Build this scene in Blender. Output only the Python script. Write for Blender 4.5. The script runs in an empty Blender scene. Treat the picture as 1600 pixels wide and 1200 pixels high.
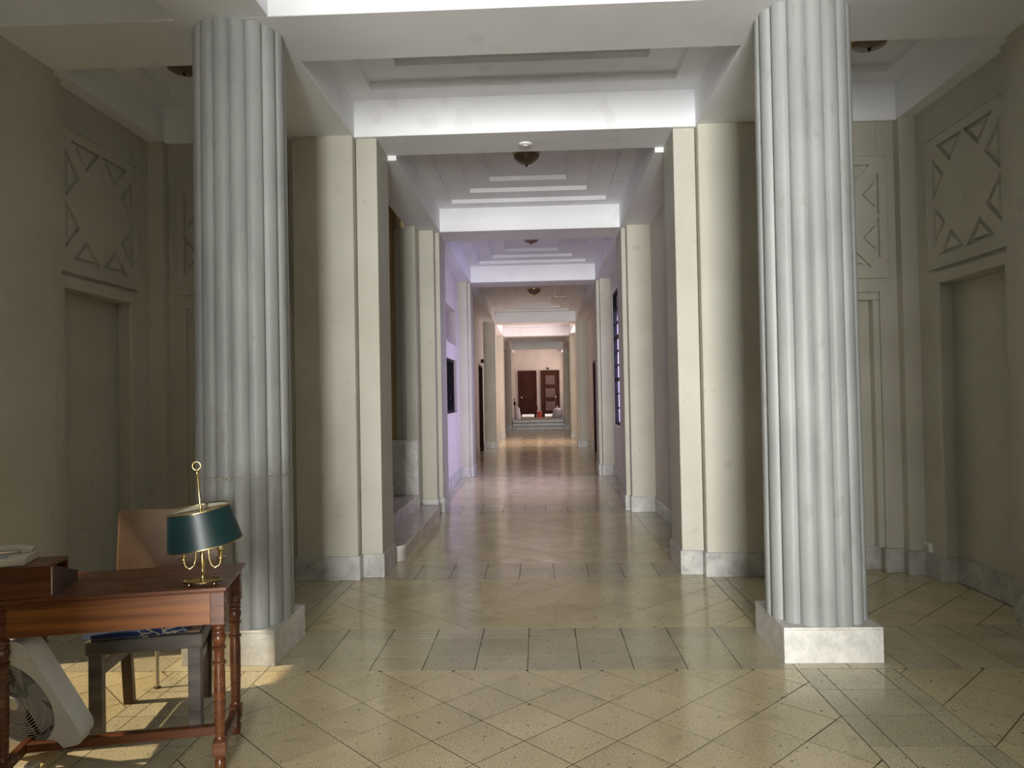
import bpy, bmesh, math, random
from mathutils import Vector, Matrix, geometry
random.seed(7)
sc = bpy.context.scene
COL = sc.collection

# ------------------------------------------------------------------ camera
R_ = Vector((0.99909196, 0.03833028, -0.01860234)); U_ = Vector((0.01926145, -0.01689872, 0.99967166))
F_ = Vector((-0.03800334, 0.99912223, 0.01762167)); CAM = Vector((0.105, 0, 1.6)); FPX = 1145.55
cd = bpy.data.cameras.new('camera'); cam = bpy.data.objects.new('camera', cd); COL.objects.link(cam)
cam.matrix_world = Matrix(((R_.x, U_.x, -F_.x, CAM.x), (R_.y, U_.y, -F_.y, CAM.y), (R_.z, U_.z, -F_.z, CAM.z), (0, 0, 0, 1)))
cd.sensor_width = 36; cd.lens = 36 * FPX / 1600; cd.clip_start = 0.05; cd.clip_end = 200
sc.camera = cam

# ------------------------------------------------------------------ world, sun, daylight, exposure
w = bpy.data.worlds.new('sky'); sc.world = w; w.use_nodes = True
w.node_tree.nodes['Background'].inputs[0].default_value = (0.78, 0.88, 1.0, 1)
w.node_tree.nodes['Background'].inputs[1].default_value = 0.15
sd = bpy.data.lights.new('sun', 'SUN'); so = bpy.data.objects.new('sun', sd); COL.objects.link(so)
sd.energy = 3.5; sd.color = (1.0, 0.80, 0.52); sd.angle = math.radians(1.2)
SUN = Vector((0.97, 0.22, -1.27)).normalized()
so.rotation_euler = SUN.to_track_quat('-Z', 'Y').to_euler()
so.location = (-8, -1, 9)

def area(name, loc, direction, sx, sy, power, color, spread=180):
    d = bpy.data.lights.new(name, 'AREA'); o = bpy.data.objects.new(name, d); COL.objects.link(o)
    d.shape = 'RECTANGLE'; d.size = sx; d.size_y = sy; d.energy = power; d.color = color; d.spread = math.radians(spread)
    o.location = loc; o.rotation_euler = Vector(direction).to_track_quat('-Z', 'Z').to_euler()
    return o
area('entrance_daylight', (-0.17, -8.2, 1.80), (0, 1, 0.02), 2.3, 3.5, 430, (1.0, 0.985, 0.95), 70)
area('passage_skylight', (0.0, -4.2, 4.9), (0, 0.15, -1), 2.4, 4.5, 190, (1.0, 0.985, 0.97), 100)  # added lamp without an opening; floor bounce from it lifts the ceilings
area('bay_window_daylight', (2.15, 13.0, 2.3), (-1, 0, -0.55), 2.2, 2.5, 200, (0.76, 0.74, 1.0), 130)
area('far_window_daylight', (2.15, 25.6, 2.4), (-1, 0, -0.1), 2.6, 2.6, 380, (1.0, 0.84, 0.62))
area('end_window_daylight', (2.15, 38.0, 2.6), (-1, 0, 0), 2.0, 2.4, 200, (1.0, 0.82, 0.54))
sc.view_settings.view_transform = 'Standard'; sc.view_settings.look = 'None'
sc.view_settings.gamma = 1.0; sc.view_settings.use_curve_mapping = False
sc.view_settings.exposure = -0.12
sc.cycles.max_bounces = 10; sc.cycles.diffuse_bounces = 6; sc.cycles.glossy_bounces = 4
sc.cycles.caustics_reflective = False; sc.cycles.caustics_refractive = False
sc.cycles.use_denoising = True

# ------------------------------------------------------------------ materials
MATS = {}
def mat(name, c1, c2=None, scale=3.0, rough=0.6, metal=0.0, spec=0.5, bump=0.0, bscale=40.0, stretch=(1, 1, 1), speck=None, island=0.0, objr=0.0, world=True, rvar=0.0, detail=5.0):
    m = bpy.data.materials.new(name); m.use_nodes = True; nt = m.node_tree; N = nt.nodes; L = nt.links
    b = N['Principled BSDF']; b.inputs['Roughness'].default_value = rough; b.inputs['Metallic'].default_value = metal
    b.inputs['Specular IOR Level'].default_value = spec
    if world: co = N.new('ShaderNodeNewGeometry').outputs['Position']
    else: co = N.new('ShaderNodeTexCoord').outputs['Object']
    mp = N.new('ShaderNodeMapping'); mp.inputs['Scale'].default_value = stretch; L.new(co, mp.inputs[0]); co = mp.outputs[0]
    def noise(s, d=5.0):
        n = N.new('ShaderNodeTexNoise'); n.inputs['Scale'].default_value = s; n.inputs['Detail'].default_value = d
        L.new(co, n.inputs['Vector']); return n.outputs['Fac']
    def ramp(f, a, b_, p0=.35, p1=.65):
        r = N.new('ShaderNodeValToRGB'); r.color_ramp.elements[0].color = (*a, 1); r.color_ramp.elements[1].color = (*b_, 1)
        r.color_ramp.elements[0].position = p0; r.color_ramp.elements[1].position = p1; L.new(f, r.inputs[0]); return r.outputs[0]
    col = ramp(noise(scale, detail), c1, c2 or c1)
    def mix(fac, a, b_, mode='MIX'):
        x = N.new('ShaderNodeMix'); x.data_type = 'RGBA'; x.blend_type = mode
        if isinstance(fac, float): x.inputs[0].default_value = fac
        else: L.new(fac, x.inputs[0])
        L.new(a, x.inputs[6])
        if isinstance(b_, tuple): x.inputs[7].default_value = (*b_, 1)
        else: L.new(b_, x.inputs[7])
        return x.outputs[2]
    for sp in (speck or []):
        s, thr, c, amt = sp
        f = ramp(noise(s, 1.0), (0, 0, 0), (amt,) * 3, thr, thr + .04); col = mix(f, col, c)
    def var(sock, amt):
        nonlocal col
        mr = N.new('ShaderNodeMapRange'); mr.inputs[3].default_value = 1 - amt; mr.inputs[4].default_value = 1 + amt; L.new(sock, mr.inputs[0])
        cc = N.new('ShaderNodeCombineColor')
        for k in range(3): L.new(mr.outputs[0], cc.inputs[k])
        col = mix(1.0, col, cc.outputs[0], 'MULTIPLY')
    if island: var(N.new('ShaderNodeNewGeometry').outputs['Random Per Island'], island)
    if objr: var(N.new('ShaderNodeObjectInfo').outputs['Random'], objr)
    L.new(col, b.inputs['Base Color'])
    if rvar:
        mr = N.new('ShaderNodeMapRange'); mr.inputs[3].default_value = rough - rvar; mr.inputs[4].default_value = rough + rvar
        mr.inputs[1].default_value = .3; mr.inputs[2].default_value = .7
        L.new(noise(scale * 1.7), mr.inputs[0]); L.new(mr.outputs[0], b.inputs['Roughness'])
    if bump:
        bp = N.new('ShaderNodeBump'); bp.inputs['Strength'].default_value = bump; bp.inputs['Distance'].default_value = .01
        L.new(noise(bscale), bp.inputs['Height']); L.new(bp.outputs[0], b.inputs['Normal'])
    MATS[name] = m
    return m
PLASTER = mat('cream_plaster', (.47, .455, .38), (.53, .515, .44), 1.6, .55, bump=.12, bscale=60, speck=[(9, .70, (.37, .35, .28), .35)])
PINKW = mat('pink_plaster', (.58, .52, .48), (.64, .58, .53), 1.8, .6, bump=.1, bscale=60)
OCHRE = mat('ochre_plaster', (.52, .38, .16), (.58, .43, .20), 2.0, .6, bump=.1)
CEIL = mat('ceiling_paint', (.80, .81, .84), (.86, .87, .90), 1.2, .7, bump=.1, bscale=30, speck=[(3, .68, (.68, .67, .68), .3)])
COLM = mat('column_paint', (.315, .328, .322), (.385, .40, .392), 5, .5, bump=.12, bscale=150, stretch=(1, 1, .35), speck=[(14, .68, (.26, .26, .235), .4), (160, .62, (.28, .29, .285), .35)])
MARB = mat('grey_marble', (.38, .38, .365), (.56, .555, .53), 7, .35, bump=.05, speck=[(16, .62, (.27, .27, .26), .45)], objr=.06)
MARBW = mat('white_marble', (.60, .595, .555), (.78, .77, .73), 12, .4, bump=.08, speck=[(40, .60, (.46, .46, .44), .35), (4, .6, (.60, .57, .50), .4)], detail=8)
STEPM = mat('step_marble', (.50, .46, .44), (.60, .56, .53), 6, .22, speck=[(20, .66, (.38, .35, .33), .4)])
ENDSTEP = mat('brown_step_marble', (.20, .17, .14), (.26, .23, .19), 6, .3)
TSP = [(130, .62, (.86, .79, .64), .75), (110, .64, (.14, .115, .08), .8), (34, .70, (.14, .12, .09), .85), (5, .64, (.43, .36, .22), .35)]
TILE = mat('terrazzo_tile', (.59, .50, .295), (.68, .58, .355), 2.2, .17, spec=.55, speck=TSP, objr=.07, rvar=.06)
TILES = mat('terrazzo_joined', (.59, .50, .295), (.68, .58, .355), 2.2, .17, spec=.55, speck=TSP, island=.07, rvar=.06)
BORD = mat('terrazzo_border_tile', (.50, .45, .30), (.57, .515, .35), 2.4, .17, spec=.55, speck=TSP, objr=.10, rvar=.06)
BORDS = mat('terrazzo_border_joined', (.50, .45, .30), (.57, .515, .35), 2.4, .17, spec=.55, speck=TSP, island=.10, rvar=.06)
GROUT = mat('dark_grout', (.05, .042, .03), (.085, .07, .05), 8, .9, spec=.1)
WOOD = mat('mahogany', (.095, .030, .012), (.155, .054, .020), 5, .28, stretch=(.35, 3, 6), world=False, speck=[(60, .62, (.10, .035, .018), .35)], rvar=.05)
WOODL = mat('mahogany_apron', (.16, .050, .011), (.33, .118, .026), 5, .35, stretch=(.25, 3, 7), world=False)
WOODD = mat('dark_wood', (.045, .024, .016), (.085, .045, .028), 6, .35, stretch=(1, 1, .3), world=False)
GREYWOOD = mat('greyed_chair_wood', (.10, .085, .07), (.17, .15, .13), 9, .5, stretch=(.4, 2, 2), world=False)
LEATHER = mat('brown_vinyl', (.22, .13, .075), (.34, .23, .15), 3.5, .38, world=False, bump=.05, bscale=120)
BRASS = mat('brass', (.62, .47, .20), (.72, .57, .27), 12, .24, metal=1.0, world=False)
GREEN = mat('green_lacquer', (.008, .026, .026), (.011, .034, .034), 6, .36, spec=.35, world=False)
CREAM = mat('cream_plastic', (.50, .46, .36), (.56, .52, .41), 8, .4, world=False)
FANW = mat('white_fan_plastic', (.66, .66, .66), (.74, .74, .74), 5, .38, world=False, speck=[(9, .70, (.35, .30, .25), .5)])
FANG = mat('grey_fan_grille', (.40, .40, .39), (.46, .46, .45), 8, .45, world=False)
BLACK = mat('black_metal', (.010, .009, .012), (.016, .015, .018), 8, .6, spec=.2, world=False)
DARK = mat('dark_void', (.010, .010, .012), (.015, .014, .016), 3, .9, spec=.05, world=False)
DOORM = mat('dark_door_wood', (.035, .012, .008), (.07, .022, .014), 6, .6, spec=.12, stretch=(4, 4, .5), world=False)
DOORP = mat('carved_door_panel', (.05, .025, .02), (.20, .14, .12), 26, .5, spec=.3, world=False)
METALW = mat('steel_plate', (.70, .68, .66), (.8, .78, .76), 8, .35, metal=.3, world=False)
RED = mat('red_plastic', (.50, .07, .05), (.58, .10, .07), 8, .4, world=False)
GREYB = mat('grey_bag', (.26, .25, .29), (.40, .38, .44), 9, .5, world=False)
WHITEP = mat('white_plastic', (.72, .72, .70), (.78, .78, .76), 8, .4, world=False)
DOME = mat('amber_glass_dome', (.16, .11, .075), (.22, .16, .11), 8, .25, world=False)
ROPE = mat('cord_fibre', (.36, .33, .27), (.46, .43, .36), 60, .7, world=False)
CLOTH = mat('pale_cloth', (.62, .56, .62), (.70, .64, .70), 12, .8, world=False)
RODM = mat('pale_acrylic', (.50, .44, .32), (.56, .50, .38), 8, .2, world=False)
def cushion_mat():
    m = mat('blue_floral_fabric', (.012, .028, .085), (.02, .045, .13), 6, .75, world=False)
    nt = m.node_tree; N = nt.nodes; L = nt.links; b = N['Principled BSDF']; prev = b.inputs['Base Color'].links[0].from_socket
    tc = N.new('ShaderNodeTexCoord'); nz = N.new('ShaderNodeTexNoise'); nz.inputs['Scale'].default_value = 9; L.new(tc.outputs['Object'], nz.inputs['Vector'])
    v = N.new('ShaderNodeTexVoronoi'); v.feature = 'DISTANCE_TO_EDGE'; v.inputs['Scale'].default_value = 13
    add = N.new('ShaderNodeMix'); add.data_type = 'VECTOR'; add.inputs[0].default_value = .12; L.new(tc.outputs['Object'], add.inputs[4]); L.new(nz.outputs['Color'], add.inputs[5]); L.new(add.outputs[1], v.inputs['Vector'])
    r = N.new('ShaderNodeValToRGB'); r.color_ramp.elements[0].position = .03; r.color_ramp.elements[0].color = (1, 1, 1, 1); r.color_ramp.elements[1].position = .05; r.color_ramp.elements[1].color = (0, 0, 0, 1)
    L.new(v.outputs['Distance'], r.inputs[0])
    n2 = N.new('ShaderNodeTexNoise'); n2.inputs['Scale'].default_value = 7; L.new(tc.outputs['Object'], n2.inputs['Vector'])
    r2 = N.new('ShaderNodeValToRGB'); r2.color_ramp.elements[0].position = .5; r2.color_ramp.elements[1].position = .55; L.new(n2.outputs['Fac'], r2.inputs[0])
    mu = N.new('ShaderNodeMath'); mu.operation = 'MULTIPLY'; L.new(r.outputs[0], mu.inputs[0]); L.new(r2.outputs[0], mu.inputs[1])
    x = N.new('ShaderNodeMix'); x.data_type = 'RGBA'; L.new(mu.outputs[0], x.inputs[0]); L.new(prev, x.inputs[6]); x.inputs[7].default_value = (.50, .46, .33, 1); L.new(x.outputs[2], b.inputs['Base Color'])
    return m
CUSH = cushion_mat()
def pane_mat():
    m = bpy.data.materials.new('lavender_window_glass'); m.use_nodes = True; nt = m.node_tree; N = nt.nodes; L = nt.links
    N.remove(N['Principled BSDF']); t = N.new('ShaderNodeBsdfTransparent'); t.inputs[0].default_value = (.88, .85, .97, 1)
    g = N.new('ShaderNodeBsdfGlossy'); g.inputs[1].default_value = .1; mx = N.new('ShaderNodeMixShader'); mx.inputs[0].default_value = .06
    L.new(t.outputs[0], mx.inputs[1]); L.new(g.outputs[0], mx.inputs[2]); L.new(mx.outputs[0], N['Material Output'].inputs[0]); return m
PANE = pane_mat()

# ------------------------------------------------------------------ helpers
class MB:
    def __init__(s): s.v = []; s.f = []; s.M = Matrix.Identity(4)
    def add(s, vs, fs):
        n = len(s.v); s.v += [tuple(s.M @ Vector(p)) for p in vs]; s.f += [tuple(i + n for i in f) for f in fs]; return s
    def box(s, x0, x1, y0, y1, z0, z1):
        x0, x1 = min(x0, x1), max(x0, x1); y0, y1 = min(y0, y1), max(y0, y1)
        return s.add([(x0, y0, z0), (x1, y0, z0), (x1, y1, z0), (x0, y1, z0), (x0, y0, z1), (x1, y0, z1), (x1, y1, z1), (x0, y1, z1)],
                     [(0, 3, 2, 1), (4, 5, 6, 7), (0, 1, 5, 4), (1, 2, 6, 5), (2, 3, 7, 6), (3, 0, 4, 7)])
    def prism(s, poly, z0, z1, fn=None):          # polygon in xy extruded in z; fn maps (u,v,w) to xyz
        n = len(poly); fn = fn or (lambda a, b, c: (a, b, c))
        vs = [fn(p[0], p[1], z0) for p in poly] + [fn(p[0], p[1], z1) for p in poly]
        return s.add(vs, [tuple(range(n - 1, -1, -1)), tuple(range(n, 2 * n))] + [(i, (i + 1) % n, n + (i + 1) % n, n + i) for i in range(n)])
    def lathe(s, prof, n=24, sx=1.0, sy=1.0, cx=0, cy=0, cap=True):   # prof: (r, z) from bottom to top
        vs = []; fs = []; k = len(prof)
        for r, z in prof:
            for i in range(n):
                a = 2 * math.pi * i / n; vs.append((cx + r * sx * math.cos(a), cy + r * sy * math.sin(a), z))
        for j in range(k - 1):
            for i in range(n): fs.append((j * n + i, j * n + (i + 1) % n, (j + 1) * n + (i + 1) % n, (j + 1) * n + i))
        if cap: fs.append(tuple(range(n - 1, -1, -1))); fs.append(tuple((k - 1) * n + i for i in range(n)))
        return s.add(vs, fs)
    def tube(s, pts, r, n=8, closed=False):
        pts = [Vector(p) for p in pts]; k = len(pts); rs = r if isinstance(r, (list, tuple)) else [r] * k
        vs = []; fs = []; prev = None
        for j, p in enumerate(pts):
            if closed: t = pts[(j + 1) % k] - pts[j - 1]
            else: t = pts[min(j + 1, k - 1)] - pts[max(j - 1, 0)]
            t.normalize()
            a = prev - t * prev.dot(t) if prev else t.orthogonal()
            if a.length < 1e-6: a = t.orthogonal()
            a.normalize(); prev = a; b = t.cross(a)
            for i in range(n):
                q = 2 * math.pi * i / n; vs.append(tuple(p + (a * math.cos(q) + b * math.sin(q)) * rs[j]))
        m = k if closed else k - 1
        for j in range(m):
            jj = (j + 1) % k
            for i in range(n): fs.append((j * n + i, j * n + (i + 1) % n, jj * n + (i + 1) % n, jj * n + i))
        if not closed: fs.append(tuple(range(n - 1, -1, -1))); fs.append(tuple((k - 1) * n + i for i in range(n)))
        return s.add(vs, fs)
    def build(s, name, m, parent=None, bevel=0.0, seg=1, smooth=None, loc=None):
        me = bpy.data.meshes.new(name); me.from_pydata(s.v, [], s.f); me.validate()
        bm = bmesh.new(); bm.from_mesh(me); bmesh.ops.recalc_face_normals(bm, faces=bm.faces)
        if bevel: 
            es = [e for e in bm.edges if len(e.link_faces) == 2 and e.calc_face_angle(0) > .5]
            bmesh.ops.bevel(bm, geom=es, offset=bevel, segments=seg, affect='EDGES', profile=.5, clamp_overlap=True)
        bm.to_mesh(me); bm.free()
        if smooth is not None:
            me.shade_smooth(); me.set_sharp_from_angle(angle=math.radians(smooth))
        me.materials.append(m)
        o = bpy.data.objects.new(name, me); COL.objects.link(o)
        if parent: o.parent = parent
        if loc: o.location = loc
        return o
def bx(name, m, parent, *b, bevel=0.0): return MB().box(*b).build(name, m, parent, bevel)
def empty(name, loc=(0, 0, 0), rz=0.0, mtx=None):
    o = bpy.data.objects.new(name, None); COL.objects.link(o); o.empty_display_size = .1
    if mtx is not None: o.matrix_world = mtx
    else: o.location = loc; o.rotation_euler = (0, 0, rz)
    return o
def tag(o, label, cat, group=None):
    o['label'] = label; o['category'] = cat
    if group: o['group'] = group
    return o
def struct(o, label=None, cat=None):
    o['kind'] = 'structure'
    if label: o['label'] = label
    if cat: o['category'] = cat
    return o
def plate(name, m, parent, outer, holes, w0, w1, fn, bevel=0.0):
    """flat plate with holes: 2D outlines, back at w0, front at w1, fn maps (u,v,w) to xyz"""
    loops = [outer] + holes; pts = [p for l in loops for p in l]; n = len(pts)
    tris = geometry.tessellate_polygon([[Vector((p[0], p[1], 0)) for p in l] for l in loops])
    vs = [fn(p[0], p[1], w0) for p in pts] + [fn(p[0], p[1], w1) for p in pts]; fs = []
    for t in tris: fs.append(tuple(t)); fs.append(tuple(i + n for i in reversed(t)))
    k = 0
    for l in loops:
        for i in range(len(l)): a, b = k + i, k + (i + 1) % len(l); fs.append((a, b, b + n, a + n))
        k += len(l)
    return MB().add(vs, fs).build(name, m, parent)

H1, T1 = 3.977, 4.312          # foyer: beam soffit, coffer ceiling
H2, T2 = 3.93, 4.257           # corridor
TOP = 4.62
BZ = .212                      # baseboard height

# ------------------------------------------------------------------ floor
floor = MB().box(-3.75, 3.75, -.72, 7.2, -.15, -.0009).box(-1.75, 1.75, 7.2, 35.05, -.15, -.0009).build('floor', GROUT)
struct(floor, 'polished terrazzo tile floor running from foyer into corridor', 'floor')
def clip(poly, x0, x1, y0, y1):
    for ax, v, sgn in ((0, x0, 1), (0, x1, -1), (1, y0, 1), (1, y1, -1)):
        out = []
        for i in range(len(poly)):
            a, b = poly[i], poly[(i + 1) % len(poly)]; da, db = (a[ax] - v) * sgn, (b[ax] - v) * sgn
            if da >= 0: out.append(a)
            if da * db < 0: t = da / (da - db); out.append((a[0] + t * (b[0] - a[0]), a[1] + t * (b[1] - a[1])))
        poly = out
        if len(poly) < 3: return []
    return poly
def parea(p): return .5 * sum(p[i][0] * p[(i + 1) % len(p)][1] - p[(i + 1) % len(p)][0] * p[i][1] for i in range(len(p)))
def inset(p, g):
    n = len(p); out = []
    for i in range(n):
        a, b, c = Vector(p[i - 1]), Vector(p[i]), Vector(p[(i + 1) % n])
        d1 = (b - a).normalized(); d2 = (c - b).normalized(); n1 = Vector((-d1.y, d1.x)); n2 = Vector((-d2.y, d2.x))
        k = 1 + n1.dot(n2)
        out.append(tuple(b + (n1 + n2) * (g / max(k, .25))))
    return out
tiles = []   # (poly, border?)
def addt(p, border):
    q = [];
    for i in range(len(p)):
        if (Vector(p[i]) - Vector(p[i - 1])).length > 1e-4: q.append(p[i])
    if len(q) >= 3 and abs(parea(q)) > .0004:
        if parea(q) < 0: q.reverse()
        tiles.append((q, border))
D = .2165
def diamonds(x0, x1, y0, y1, ox, oy):
    i0 = int((x0 - ox) / D) - 2; i1 = int((x1 - ox) / D) + 2; j0 = int((y0 - oy) / D) - 2; j1 = int((y1 - oy) / D) + 2
    for i in range(i0, i1 + 1):
        for j in range(j0, j1 + 1):
            if (i + j) % 2 == 0: continue          # lattice vertices sit at even i+j, so tiles are centred on odd
            cx, cy = ox + i * D, oy + j * D
            addt(clip([(cx - D, cy), (cx, cy - D), (cx + D, cy), (cx, cy + D)], x0, x1, y0, y1), False)
def grid(xs, ys, b=True):
    for i in range(len(xs) - 1):
        for j in range(len(ys) - 1): addt([(xs[i], ys[j]), (xs[i + 1], ys[j]), (xs[i + 1], ys[j + 1]), (xs[i], ys[j + 1])], b)
def steps(a, b, o, s):
    k = math.ceil((a - o) / s + 1e-6); r = [a]
    while o + k * s < b - 1e-6:
        if o + k * s - r[-1] > .02: r.append(o + k * s)
        k += 1
    return r + [b]
diamonds(-1.555, 1.555, -.72, 4.32, 0, 3.87)
for s in (1, -1):
    for a, b in ((1.555, 1.675), (1.675, 2.0), (2.0, 2.105)):
        xs = sorted((s * a, s * b)); grid(xs, steps(-.72, 4.32, 4.02, .316)); grid(xs, steps(5.10, 6.48, 5.10, .316))
    xs = sorted((s * 2.105, s * 3.52)); diamonds(*xs, -.72, 4.32, 0, 3.87); diamonds(*xs, 5.10, 6.72, 0, 5.54)
grid(steps(-3.52, 3.52, 0, .3115), [4.32, 4.546, 4.89, 5.10])
diamonds(-1.555, 1.555, 5.10, 6.46, 0, 5.54)
grid(steps(-1.6, 1.6, -.11, .31), [6.46, 6.57, 6.90, 7.07])
for ya, yb, oy in ((7.07, 10.05, 8.5), (10.95, 14.65, 12.7), (15.45, 22.7, 19.0), (23.5, 27.5, 25.5), (28.3, 35.0, 32)):
    diamonds(-1.34, 1.34, ya, yb, 0, oy)
    for s in (1, -1): grid(sorted((s * 1.34, s * 1.66)), steps(ya, yb, ya, .62))
for ya, yb in ((10.05, 10.95), (14.65, 15.45), (22.7, 23.5), (27.5, 28.3)):
    grid(steps(-1.66, 1.66, .155, .30), [ya, ya + .3, yb - .25, yb])
def project(x, y, z):
    d = Vector((x, y, z)) - CAM; w_ = d.dot(F_)
    if w_ < .3: return None
    return (800 + FPX * d.dot(R_) / w_, 600 - FPX * d.dot(U_) / w_)
def shown(t):
    pp = [project(x, y, 0) for x, y in t[0]]
    if any(p is None for p in pp): return 0
    q = clip(pp, 0, 1600, 0, 1200)
    return abs(parea(q)) if q else 0
tiles.sort(key=shown, reverse=True)
def tile_geo(p):
    a = inset(p, random.choice((.0022, .0028, .0034))); n = len(a)
    vs = [(x, y, -.006) for x, y in a] + [(x, y, 0.0) for x, y in a]
    fs = [tuple(n + i for i in range(n))] + [(i, (i + 1) % n, n + (i + 1) % n, n + i) for i in range(n)]
    return vs, fs
rest = {True: MB(), False: MB()}; shared = {}
for k, (p, border) in enumerate(tiles):
    if k < 300:
        cx = sum(q[0] for q in p) / len(p); cy = sum(q[1] for q in p) / len(p)
        key = (border,) + tuple(sorted((round(x - cx, 3), round(y - cy, 3)) for x, y in p))
        if key not in shared:
            vs, fs = tile_geo([(x - cx, y - cy) for x, y in p]); me = bpy.data.meshes.new('floor_tile'); me.from_pydata(vs, [], fs)
            me.materials.append(BORD if border else TILE); shared[key] = me
        o = bpy.data.objects.new('floor_tile', shared[key]); COL.objects.link(o); o.location = (cx, cy, 0); o.parent = floor
    else: rest[border].add(*tile_geo(p))
o = rest[False].build('diamond_floor_tiles', TILES, floor); o['kind'] = 'stuff'
o = rest[True].build('border_floor_tiles', BORDS, floor); o['kind'] = 'stuff'

# ------------------------------------------------------------------ ceiling
ceiling = MB().box(-3.75, 3.75, -.72, 7.08, TOP, TOP + .12).box(-1.75, 1.75, 7.08, 40.2, TOP, TOP + .12).build('ceiling', CEIL)
struct(ceiling, 'white plaster ceiling of deep beams and stepped coffers', 'ceiling')
beam = lambda *b: bx('beam', CEIL, ceiling, *b, bevel=.004)
beam(-3.75, 3.75, 4.43, 5.04, H1, TOP)
beam(-3.75, 3.75, 6.54, 7.077, H1, TOP)
for s in (1, -1):
    for y0, y1 in ((-.72, 4.43), (5.04, 6.54)):
        beam(s * 1.53, s * 2.12, y0, y1, H1, TOP); beam(s * 3.28, s * 3.75, y0, y1, H1, TOP)
def coffer(x0, x1, y0, y1, z, insets, rises):
    """stepped coffer: nested rectangular frames, each one higher"""
    cur = (x0, x1, y0, y1)
    for k, (i, r) in enumerate(zip(insets, rises)):
        nx = (cur[0] + i[0], cur[1] - i[0], cur[2] + i[1], cur[3] - i[1])
        o4 = [(cur[0], cur[2]), (cur[1], cur[2]), (cur[1], cur[3]), (cur[0], cur[3])]
        h4 = [(nx[0], nx[2]), (nx[1], nx[2]), (nx[1], nx[3]), (nx[0], nx[3])]
        plate('coffer_step', CEIL, ceiling, o4, [h4[::-1]], TOP, z, lambda a, b, c: (a, b, c))
        cur = nx; z += r
    bx('coffer_panel', CEIL, ceiling, cur[0], cur[1], cur[2], cur[3], z, TOP)
coffer(-1.53, 1.53, 5.04, 6.54, T1, [(.205, .22), (.28, .30)], [.062, .05])
coffer(-1.53, 1.53, -.72, 4.43, T1, [(.205, .22), (.28, .30), (.28, .30)], [.062, .055, .05])
for s in (1, -1):
    xs = sorted((s * 2.12, s * 3.28))
    coffer(*xs, 5.04, 6.54, T1, [(.17, .22)], [.06]); coffer(*xs, -.72, 4.43, T1, [(.17, .22)], [.06])
BEAMS = [(10.2, 10.86), (14.78, 15.45), (23.0, 23.7), (28.2, 28.9), (35.9, 36.5)]
prev = 7.077
for y0, y1 in BEAMS + [(39.9, 40.2)]:
    beam(-1.255, 1.255, y0, y1, H2, TOP)
    for s in (1, -1): beam(s * 1.255, s * 1.67 , prev, y1, H2, TOP)
    coffer(-1.255, 1.255, prev, y0, T2, [(.205, .25), (.28, .31), (.28, .31)], [.055, .055, .057])
    prev = y1

# ------------------------------------------------------------------ walls, pilasters, baseboards
def pier(parent, base, x0, x1, y0, y1, h, m=PLASTER, e=(1, 1, 1), name='pilaster'):
    """upright block with a marble slab round its foot; e = proud on left, right, front"""
    bx(name, m, parent, x0, x1, y0, y1, 0, h, bevel=.004)
    if base: bx('baseboard_slab', MARB, base, x0 - .018 * e[0], x1 + .018 * e[1], y0 - .018 * e[2], min(y1, y0 + .5) if False else y1, 0.0005, BZ, bevel=.004)
bL = struct(empty('baseboard_left'), 'grey marble baseboard slabs along the left walls', 'baseboard')
bR = struct(empty('baseboard_right'), 'grey marble baseboard slabs along the right walls', 'baseboard')
TRI = []   # triangles of the star ornament in a unit field [-1,1]^2
q0, q1 = .17, 0.985
for rot in range(4):
    for sgn in (1, -1):
        a = (sgn * .015, 1.0); b = (sgn * (1 - q0), 1.0); half = (1 - q0 - .015) / 2; c = (sgn * (.015 + half), 1 - half)
        t = []
        for (u, v) in (a, b, c):
            for _ in range(rot): u, v = -v, u
            t.append((u, v))
        TRI.append(t)
def ornament(parent, cu, cv, hu, hv, fn, m):
    """star panel: plate with eight triangular sinkings, a raised triangle in each"""
    pan = None; fu, fv = hu + .09, hv + .10
    holes = []
    for t in TRI:
        p = [(cu + u * hu, cv + v * hv) for u, v in t]
        if parea(p) > 0: p.reverse()
        holes.append(p)
    outer = [(cu - fu, cv - fv), (cu + fu, cv - fv), (cu + fu, cv + fv), (cu - fu, cv + fv)]
    pan = plate('star_panel', m, parent, outer, holes, 0.0, .030, fn)
    # raised rim round the panel
    for a, b in (((cu - fu, cv - fv), (cu + fu, cv - fv + .022)), ((cu - fu, cv + fv - .022), (cu + fu, cv + fv)),
                 ((cu - fu, cv - fv + .022), (cu - fu + .022, cv + fv - .022)), ((cu + fu - .022, cv - fv + .022), (cu + fu, cv + fv - .022))):
        MB().prism([a, (b[0], a[1]), b, (a[0], b[1])], .030, .040, fn).build('panel_rim', m, pan)
    for p in holes:
        q = p[::-1]; i1 = inset(q, .030); i2 = inset(q, .036)
        n = 3; vs = [fn(x, y, 0.001) for x, y in i1] + [fn(x, y, .027) for x, y in i2]
        MB().add(vs, [(2, 1, 0), (3, 4, 5)] + [(i, (i + 1) % 3, 3 + (i + 1) % 3, 3 + i) for i in range(3)]).build('raised_triangle', m, pan)
WALLS = {}
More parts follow.
